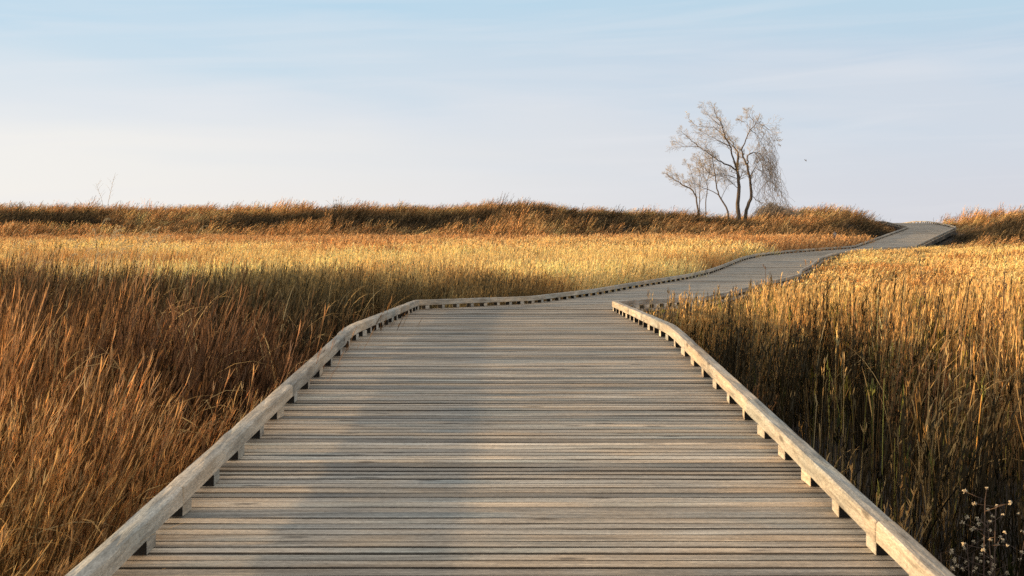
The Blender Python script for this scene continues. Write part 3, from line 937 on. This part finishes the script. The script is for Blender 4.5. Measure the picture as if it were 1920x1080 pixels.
TY = 80.0
TM = .985 * TY / F / 4.32                           # metres per unit of the tree sketch
TX = (1220 + 715 / 4.32 - 960) / F * TY
TZ = EYE + .46
SK0 = 1000
rt = random.Random(21)
def subdivide(pts, n=3, amp=3.0):
    out = []
    for a, b_ in zip(pts[:-1], pts[1:]):
        for k in range(n):
            f = k / n
            out.append(tuple(a[i] * (1 - f) + b_[i] * f + (rt.gauss(0, amp) if 0 < k else 0) for i in range(2)))
    out.append(tuple(pts[-1]))
    return out
def make_tree(name, label, trunk, limbs, r0, depth0, bias, twig_len, dens=1.0):
    """trunk: list of (u, v); limbs: list of (points, start radius). Sketch units, v downwards."""
    bx_ = trunk[0][0]
    wx = TX + (bx_ - 715) * TM; wy = TY + depth0
    gz_ = float(ground(wx, wy)) - .1
    root = empty(name, (wx, wy, gz_))
    tag(root, label, 'tree', 'bare trees on the dune')
    zoff = (TZ - gz_)
    to3 = lambda p, d: np.array([(p[0] - bx_) * TM, d, (SK0 - p[1]) * TM + zoff])
    T = Tubes(); pts = subdivide(trunk, 3, 2.0)
    known = []
    n = len(pts)
    P3 = []
    dd = 0
    for i, p in enumerate(pts):
        dd += rt.gauss(0, .03)
        q = to3(p, dd); P3.append(q); known.append((p, dd))
    P3[0][2] = min(P3[0][2], -.1)
    rad = [r0 * (1 - .68 * i / (n - 1)) for i in range(n)]
    rad[0] *= 1.35
    T.tube(P3, rad, 7)
    T.build('trunk', m_bark, root)
    B = Tubes(); W = Tubes()
    all_limbs = [(P3, rad, True)]
    for lp, lr in limbs:
        ps = subdivide(lp, 3, 3.0)
        st = min(known, key=lambda k_: (k_[0][0] - ps[0][0]) ** 2 + (k_[0][1] - ps[0][1]) ** 2)
        dd = st[1]; slope = rt.uniform(-.55, .55)
        L3 = []
        for i, p in enumerate(ps):
            if i: dd += slope * math.hypot(p[0] - ps[i - 1][0], p[1] - ps[i - 1][1]) * TM + rt.gauss(0, .02)
            L3.append(to3(p, dd)); known.append((p, dd))
        m_ = len(ps)
        rr = [lr * (1 - .80 * i / (m_ - 1)) for i in range(m_)]
        B.tube(L3, rr, 5)
        all_limbs.append((L3, rr, False))
    def grow(p, d, L, r_, level):
        steps = (7, 5, 3)[min(level, 3) - 1]
        q = p.copy(); pts_ = [q.copy()]; rs = [r_]
        sgn = rt.choice((-1, 1))
        for i in range(steps):
            d = d + np.array([rt.gauss(0, .09), rt.gauss(0, .09), rt.gauss(.02, .09)]) + np.array(bias) * .05
            d /= np.linalg.norm(d)
            q = q + d * L / steps
            pts_.append(q.copy()); rs.append(max(.0055, r_ * (1 - .7 * (i + 1) / steps)))
            if level < 3 and i < steps - 1 and rt.random() < .95:
                sgn = -sgn
                perp = np.array([d[2], 0, -d[0]]); perp /= np.linalg.norm(perp) + 1e-6
                nd = d + perp * sgn * rt.uniform(.35, .9) + np.array([0, rt.gauss(0, .5), 0])
                nd /= np.linalg.norm(nd)
                grow(q.copy(), nd, L * rt.uniform(.4, .7) * (1 - .45 * i / steps), max(.005, rs[-1] * .62), level + 1)
        W.tube(pts_, rs, 3)
    for L3, rr, is_trunk in all_limbs:
        m_ = len(L3)
        for i in range(m_):
            f = i / (m_ - 1)
            if is_trunk and f < .45: continue
            if not is_trunk and f < .22: continue
            if rt.random() > dens: continue
            a = L3[min(i + 1, m_ - 1)] - L3[max(i - 1, 0)]
            a /= np.linalg.norm(a) + 1e-9
            pp = np.array([a[2], 0, -a[0]]) * (1 if i % 2 else -1)
            side = pp * rt.uniform(.9, 2.2) + np.array([0, rt.gauss(0, 1.2), 0])
            d = a + side * .42 + np.array(bias) * .45; d /= np.linalg.norm(d)
            grow(L3[i].copy(), d, twig_len * rt.uniform(.6, 1.25) * (1.25 - .95 * f), max(.007, rr[i] * .5), 1)
        if not is_trunk:
            a = L3[-1] - L3[-3]; a /= np.linalg.norm(a) + 1e-9
            grow(L3[-1].copy(), a, twig_len * .30, .009, 2)
    if B.v: B.build('limb', m_bark, root)
    W.build('twigs', m_twig, root)
    return root

make_tree('bare_tree', 'tallest bare tree, straight dark trunk, limbs swept up to the left',
    [(715, 1000), (705, 870), (718, 730), (705, 600), (712, 480), (708, 435)],
    [([(700, 585), (650, 470), (625, 400), (580, 330), (540, 240), (490, 160), (455, 95)], .062),
     ([(700, 595), (620, 550), (540, 520), (480, 480), (430, 440), (360, 405), (290, 350), (215, 290)], .055),
     ([(360, 405), (270, 410), (185, 388)], .022),
     ([(708, 440), (660, 380), (600, 300), (530, 230), (400, 220), (335, 160)], .04),
     ([(530, 245), (460, 190), (375, 105)], .02),
     ([(700, 660), (640, 640), (540, 630), (480, 610)], .028),
     ([(620, 400), (520, 350), (440, 300), (390, 290)], .025),
     ([(708, 437), (650, 330), (610, 220), (570, 120)], .034),
     ([(715, 745), (660, 700), (600, 650), (560, 570)], .026)],
    .15, 0.0, (-.3, 0, .2), 1.15, 1.1)
make_tree('bare_tree', 'curved bare tree under the hanging vines, right of the tallest tree',
    [(770, 990), (800, 890), (828, 800), (820, 680), (795, 550), (760, 480), (745, 430)],
    [([(745, 430), (775, 340), (805, 260), (850, 210), (870, 160)], .045),
     ([(820, 660), (760, 600), (725, 560)], .022),
     ([(797, 550), (802, 470), (850, 440), (910, 450), (960, 510), (1000, 590)], .05),
     ([(820, 640), (860, 570), (880, 510)], .025),
     ([(800, 265), (780, 200), (725, 180)], .018),
     ([(850, 210), (920, 240), (980, 300), (1010, 380)], .022), ([(860, 570), (930, 610), (990, 690), (1030, 780)], .022),
     ([(826, 800), (880, 850), (950, 880), (1050, 930)], .024), ([(805, 260), (860, 300), (920, 380), (960, 470)], .022),
     ([(850, 210), (800, 150), (785, 108)], .018), ([(745, 430), (700, 400), (670, 340)], .022)],
    .125, 0.5, (.15, 0, .05), .95, 1.1)
make_tree('bare_tree', 'slanting bare tree leaning left of the tallest tree',
    [(632, 985), (600, 900), (540, 800), (520, 720), (510, 640), (490, 540), (480, 460)],
    [([(540, 800), (470, 760), (400, 730), (330, 700), (230, 640)], .030),
     ([(512, 650), (450, 610), (420, 540), (350, 480)], .024),
     ([(560, 830), (600, 760), (640, 700), (650, 600)], .020)],
    .062, -.6, (-.4, 0, .3), 1.0, 1.1)
make_tree('bare_tree', 'small forked bare tree at the left end of the group',
    [(392, 965), (375, 870), (365, 800), (330, 750), (250, 710), (190, 670), (125, 620)],
    [([(392, 940), (400, 860), (405, 760), (405, 640), (410, 540)], .04),
     ([(372, 830), (362, 700), (330, 600), (290, 530)], .026), ([(250, 710), (230, 650), (150, 590)], .016),
     ([(403, 700), (440, 620), (440, 520)], .018)],
    .062, .3, (-.4, 0, .35), .95, 1.1)
make_tree('bare_tree', 'thin single stemmed bare tree just right of the small forked one',
    [(440, 955), (438, 860), (450, 760), (450, 680), (470, 620), (500, 560)],
    [([(450, 690), (420, 630), (380, 590), (340, 510)], .018), ([(468, 625), (480, 540), (450, 470)], .016)],
    .036, -.2, (-.2, 0, .4), .8)

# hanging vines over the right hand tree, falling to the ground on its lee side
vx = TX + (1000 - 715) * TM
vine = empty('hanging_vine', (vx, TY + .4, float(ground(vx, TY + .4))))
tag(vine, 'tangled grey brown vines hanging over the right side of the trees to the ground', 'vine')
vz = TZ - vine.location.z
V3 = lambda u, v_, d: np.array([(u - 1000) * TM, d, (SK0 - v_) * TM + vz])
S = Tubes()
crest = [(800, 130), (860, 160), (905, 230), (960, 290), (1005, 335), (880, 440), (930, 450), (980, 520), (1010, 430)]
right_b = lambda v_: np.interp(v_, [100, 200, 340, 500, 600, 700, 800, 880, 960], [860, 935, 1000, 1025, 1040, 1070, 1115, 1170, 1220])
left_b = lambda v_: np.interp(v_, [100, 300, 500, 700, 850, 1000], [790, 830, 860, 830, 850, 880])
for _ in range(270):
    i = rt.randrange(len(crest) - 1) if rt.random() < .8 else rt.randrange(3, len(crest) - 1)
    f = rt.random()
    u = crest[i][0] * (1 - f) + crest[i + 1][0] * f + rt.gauss(0, 14)
    v_ = crest[i][1] * (1 - f) + crest[i + 1][1] * f + rt.gauss(0, 16)
    if rt.random() < .55:
        v_ = rt.uniform(350, 900); u = rt.uniform(left_b(v_), right_b(v_) - 10)
        if rt.random() < .6: u = right_b(v_) - abs(rt.gauss(0, 75))
    dpt = rt.gauss(0, .55)
    end = min(1000, v_ + rt.uniform(70, 420))
    pts = []; du = rt.gauss(.15, .45); lim = rt.gauss(0, 16)
    while v_ < end:
        pts.append(V3(u, v_, dpt))
        du = du * .85 + rt.gauss(.05, .28)
        u += du * 16; v_ += 16 * rt.uniform(.6, 1.1); dpt += rt.gauss(0, .03)
        rb = right_b(v_) + lim; lb = left_b(v_)
        if u > rb: u = rb - rt.uniform(0, 8); du = -abs(du) * .5
        if u < lb: u = lb; du = abs(du)
    if len(pts) > 2:
        r_ = rt.uniform(.004, .010)
        S.tube(pts, [r_] * len(pts), 3)
S.build('vine_strands', m_vine, vine)
S = Tubes()
for _ in range(420):                         # bramble heap at the foot
    u = rt.uniform(880, 1200); dpt = rt.gauss(0, .8)
    hgt = np.interp(u, [880, 1000, 1100, 1200], [110, 150, 110, 35]) * rt.uniform(.4, 1.0)
    L_ = rt.uniform(60, 150); a0 = rt.uniform(-1, 1)
    pts = []
    for k in range(8):
        f = k / 7
        pts.append(V3(u + (f - .3) * L_ * (1 if a0 > -.5 else -1), 1000 - hgt * math.sin(math.pi * min(1, f * .85 + .12)) + rt.gauss(0, 4), dpt + (f - .5) * a0 * .8))
    S.tube(pts, [.009] * 8, 3)
S.build('bramble_heap', m_vine, vine)
# a short broken limb lying out of the grass by the trunks
S = Tubes()
ux = TX + (560 - 715) * TM
bl = empty('fallen_branch', (ux, TY - .6, float(ground(ux, TY - .6)) + .15))
tag(bl, 'short dead branch poking up from the grass between the tree trunks', 'branch')
S.tube([(.55, 0, -.15), (.2, 0, .2), (-.1, .05, .4), (-.38, 0, .72)], [.035, .03, .022, .01], 5)
S.build('stick', m_bark, bl); 

# ------------------------------------------------------------------ single plants
def solid_mat(name, c, rough=.8):
    m, t, b = new_mat(name)
    n_ = N(t, 'ShaderNodeTexNoise'); n_.inputs['Scale'].default_value = 25
    r_ = ramp(t, [(.3, tuple(x * .75 for x in c)), (.7, tuple(min(1, x * 1.2) for x in c))])
    t.links.new(n_.outputs['Fac'], r_.inputs[0]); t.links.new(r_.outputs[0], b.inputs['Base Color'])
    b.inputs['Roughness'].default_value = rough
    return m
m_weed = solid_mat('dead_weed', (.13, .075, .045))
m_seed = solid_mat('weed_seed', (.16, .09, .05))
m_puff = solid_mat('seed_fluff', (.86, .66, .42))
m_plume = solid_mat('pale_plume', (.66, .52, .30))
def plant_root(name, px_, top_row, Yd, label, cat, group=None):
    x_ = (px_ - 960) / F * Yd
    g_ = float(ground(x_, Yd))
    top = EYE - (top_row - HOR) / F * Yd
    o = empty(name, (x_, Yd, g_)); tag(o, label, cat, group)
    return o, top - g_
def dead_weed(px_, row, Yd, label, lean=.05, seed=1):
    r = random.Random(seed)
    o, H = plant_root('dead_weed', px_, row, Yd, label, 'weed', 'dead weeds in the right field')
    S = Tubes(); D = Tubes()
    main = [np.array([lean * H * (k / 8) ** 1.4 + r.gauss(0, .01), r.gauss(0, .01), H * k / 8]) for k in range(9)]
    S.tube(main, [.006 * (1 - .7 * k / 8) + .001 for k in range(9)], 4)
    for k in range(16):
        u = r.uniform(3.2, 7.9); i = int(u); p = main[i] + (main[i + 1] - main[i]) * (u - i)
        a = r.uniform(0, 6.28); L_ = r.uniform(.08, .26) * (1.25 - u / 9)
        e_ = p + np.array([math.cos(a) * L_ * .6, math.sin(a) * L_ * .6, L_ * .9])
        S.tube([p, (p + e_) / 2 + np.array([0, 0, -.01]), e_], [.0025, .002, .0012], 3)
        for q in range(4):
            c_ = p + (e_ - p) * r.uniform(.4, 1.0) + np.array([r.gauss(0, .006) for _ in range(3)])
            D.tube([c_ - (0, 0, .008), c_, c_ + (0, 0, .009)], [.002, r.uniform(.005, .008), .0015], 5)
    S.build('stalk', m_weed, o); D.build('seed_heads', m_seed, o)
dead_weed(1752, 468, 15.0, 'dark spindly weed leaning left, left of the two tall weeds on the right', -.12, 3)
dead_weed(1872, 472, 12.5, 'dark spindly weed near the right edge with short side twigs', .05, 5)
dead_weed(1716, 560, 13.0, 'short dark weed standing in the golden field behind the reeds', .04, 8)
dead_weed(1430, 500, 17.0, 'thin weed whose tip crosses the winding deck behind', .03, 9)

def aster(px_, row, Yd, label, seed):
    r = random.Random(seed)
    o, H = plant_root('seeding_aster', px_, row, Yd, label, 'wildflower', 'seeding asters by the right rail')
    S = Tubes(); D = Tubes()
    for k in range(6):
        b_ = np.array([r.gauss(0, .03), r.gauss(0, .03), 0]); tp = np.array([r.gauss(0, .13), r.gauss(0, .10), H * r.uniform(.72, 1)])
        mid = (b_ + tp) / 2 + np.array([r.gauss(0, .03), r.gauss(0, .03), 0])
        S.tube([b_, mid, tp], [.004, .003, .0015], 4)
        for q in range(10):
            f = r.uniform(.72, 1.0)
            p = mid + (tp - mid) * (f * 2 - 1)
            e_ = p + np.array([r.gauss(0, .045), r.gauss(0, .04), r.uniform(.0, .05)])
            S.tube([p, e_], [.0014, .001], 3)
            rr = r.uniform(.006, .0105)
            for z_ in range(12):            # fluff: a burst of fine bristles
                dv = np.array([r.gauss(0, 1), r.gauss(0, 1), r.gauss(.3, 1)]); dv /= np.linalg.norm(dv)
                D.tube([e_, e_ + dv * rr], [.0006, .0016], 3)
    S.build('stalk', m_weed, o); D.build('fluffy_seed_heads', m_puff, o)['kind'] = 'stuff'
aster(1862, 915, 4.75, 'weed with pale fluffy seed heads at the lower right corner', 4)
aster(1795, 985, 4.5, 'smaller weed with a few pale seed tufts left of the corner one', 6)

def plume_clump(px_, row, Yd, n_, label, seed):
    r = random.Random(seed)
    o, H = plant_root('plume_grass', px_, row, Yd, label, 'grass clump', 'plume grass behind the russet grass')
    S = Tubes(); D = Blades()
    for k in range(n_):
        az = r.gauss(0, .6)
        h_ = H * r.uniform(.7, 1.03)
        pts = stem_curve(r, r.gauss(0, .35), r.gauss(0, .3), h_, r.uniform(.0, .14), az, r.uniform(.1, .4), 6)
        drop = stem_curve(r, 0, 0, r.uniform(.15, .28), .5, az, r.uniform(1.1, 2.0), 5)
        full = pts + [pts[-1] + q for q in drop[1:]]
        S.tube(full, [.004] * 5 + [.0025] * (len(full) - 5), 3)
        for q in range(60):
            u = r.uniform(0, 4.99); i = int(u); p0 = pts[-1] + drop[i] + (drop[i + 1] - drop[i]) * (u - i)
            d_ = np.array([r.gauss(.3, .5), r.gauss(0, .5), r.gauss(-.3, .5)]); d_ /= np.linalg.norm(d_)
            l = r.uniform(.02, .045)
            D.ribbon([p0, p0 + d_ * l * .5, p0 + d_ * l], [.002, .005, .001], rnd_wdir(r), (1, 1, 1))
    S.build('stalks', m_plume, o)
    pl = bpy.data.objects.new('plumes', D.mesh('plumes', m_plume)); col.objects.link(pl); pl.parent = o
plume_clump(178, 420, 21.5, 22, 'tallest clump of pale nodding plumes rising above the russet grass at the left', 2)
plume_clump(262, 432, 22.5, 12, 'looser nodding plume clump right of the tallest one', 4)
plume_clump(60, 450, 20.5, 10, 'low nodding plume clump nearest the left edge', 5)

# bare sapling on the left skyline
sx = (200 - 960) / F * 82
sp = empty('sapling', (sx, 82, float(ground(sx, 82)))); tag(sp, 'thin bare sapling with a few twigs on the left skyline', 'sapling')
S = Tubes()
S.tube([(0, 0, 0), (.1, 0, .9), (.3, 0, 1.8), (.55, .1, 2.9)], [.016, .013, .010, .005], 4)
S.tube([(-.1, 0, 0), (-.35, .1, 1.1), (-.75, .1, 2.2)], [.013, .010, .004], 4)
for k in range(14):
    f = rt.uniform(.35, 1); s_ = rt.choice((-1, 1))
    p = np.array([.5 * f ** 1.5, .05, 2.8 * f]) if k % 2 else np.array([-.75 * f, .1, 2.2 * f])
    S.tube([p, p + np.array([s_ * .12, rt.gauss(0, .1), .22]), p + np.array([s_ * .3, rt.gauss(0, .1), .45])], [.006, .005, .003], 3)
S.build('stem', m_twig, sp)

# grass blades flopped over the left rail
ob = Blades()
r = random.Random(44)
for (y0, n_) in ((4.3, 9), (5.2, 3), (10.6, 8), (14.5, 3)):
    for k in range(n_):
        yy = y0 + r.gauss(0, .18)
        x0 = float(XL(yy)) - .28 - r.uniform(0, .15); z0 = float(ground(x0, yy))
        H = float(DZ(yy)) + .17 - z0
        az = r.gauss(0, .5)
        pts = [q + np.array([x0, yy, z0]) for q in stem_curve(r, 0, 0, H * r.uniform(1.05, 1.35), .02, az, r.uniform(1.2, 2.3), 9)]
        ob.ribbon(pts, [.004, .005, .006, .006, .006, .005, .005, .004, .003, .001], np.array([-math.sin(az), math.cos(az), .2]), (1, 1, 1))
m_blade = solid_mat('straw_blade', (.58, .36, .15))
oo = bpy.data.objects.new('overhanging_blades', ob.mesh('overhanging_blades', m_blade)); col.objects.link(oo)
tag(oo, 'straw coloured grass blades flopping over the left curb rail', 'grass', kind='stuff')

# ------------------------------------------------------------------ marker post by the far bend
mx_, my_ = (1565 - 960) / F * 63, 63.0
mp_ = empty('marker_post', (mx_, my_, float(ground(mx_, my_)))); tag(mp_, 'thin grey marker post with a small plate in the grass by the far bend', 'post')
def box_mesh(name, c, s_, mat, parent, bev=.004):
    x_, y_, z_ = c; a, b_, d_ = s_[0] / 2, s_[1] / 2, s_[2] / 2
    vs = [(x_ + i * a, y_ + j * b_, z_ + k_ * d_) for k_ in (-1, 1) for (i, j) in ((-1, -1), (1, -1), (1, 1), (-1, 1))]
    fs = [(0, 3, 2, 1), (4, 5, 6, 7), (0, 1, 5, 4), (1, 2, 6, 5), (2, 3, 7, 6), (3, 0, 4, 7)]
    o = link_mesh(name, vs, fs, mat, parent)
    md = o.modifiers.new('bevel', 'BEVEL'); md.width = bev; md.segments = 2
    return o
m_post = solid_mat('post_grey', (.20, .18, .16)); m_plate = solid_mat('plate_grey', (.32, .33, .34), .5)
ph = EYE - (434 - HOR) / F * 63 - mp_.location.z
box_mesh('shaft', (0, 0, ph / 2), (.05, .05, ph), m_post, mp_)
box_mesh('plate', (0, -.035, ph - .2), (.14, .012, .26), m_plate, mp_)

# ------------------------------------------------------------------ birds
def bird(px_, row, Yd, span, mat, label, tilt, group=None):
    o = empty('bird', ((px_ - 960) / F * Yd, Yd, EYE - (row - HOR) / F * Yd)); o.rotation_euler = (0, tilt, 0)
    tag(o, label, 'bird', group)
    rings = [(-.5, .01), (-.36, .055), (-.1, .09), (.15, .085), (.32, .05), (.40, .055), (.48, .035), (.60, .006)]
    k = span * .55
    T = Tubes(); T.tube([(a * k, 0, 0) for a, _ in rings], [r_ * k * 1.1 for _, r_ in rings], 8)
    b0 = len(T.v)
    for s_ in (-1, 1):                       # wings grow out of the same body mesh
        st = len(T.v)
        prof = [(.12, .05, 0, .16), (.10, .5, .22, .15), (-.02, 1.0, .12, .03)]
        for (cx, sy, hz, ch) in prof:
            for dz_ in (.012, -.012):
                T.v.append(np.array([(cx + ch) * k, s_ * sy * span * .5, hz * span * .5 + dz_ * k]))
                T.v.append(np.array([(cx - ch) * k, s_ * sy * span * .5, hz * span * .5 + dz_ * k]))
        for i in range(2):
            a = st + 4 * i
            T.f += [(a, a + 1, a + 5, a + 4), (a + 2, a + 6, a + 7, a + 3), (a, a + 4, a + 6, a + 2), (a + 1, a + 3, a + 7, a + 5)]
        T.f.append((st + 8, st + 9, st + 11, st + 10))
    T.build('body', mat, o)
m_gull = solid_mat('gull_white', (.85, .85, .84)); m_dark = solid_mat('bird_brown', (.12, .10, .09))
bird(1286, 210, 95, .45, m_gull, 'upper left of two white birds beside the top left branch tips', R(40), 'white birds by the branch tips')
bird(1290, 213.5, 95, .40, m_gull, 'lower right of two white birds beside the top left branch tips', R(30), 'white birds by the branch tips')
bird(1510, 300.5, 95, .45, m_dark, 'tiny dark bird flying in the sky right of the trees', R(40))
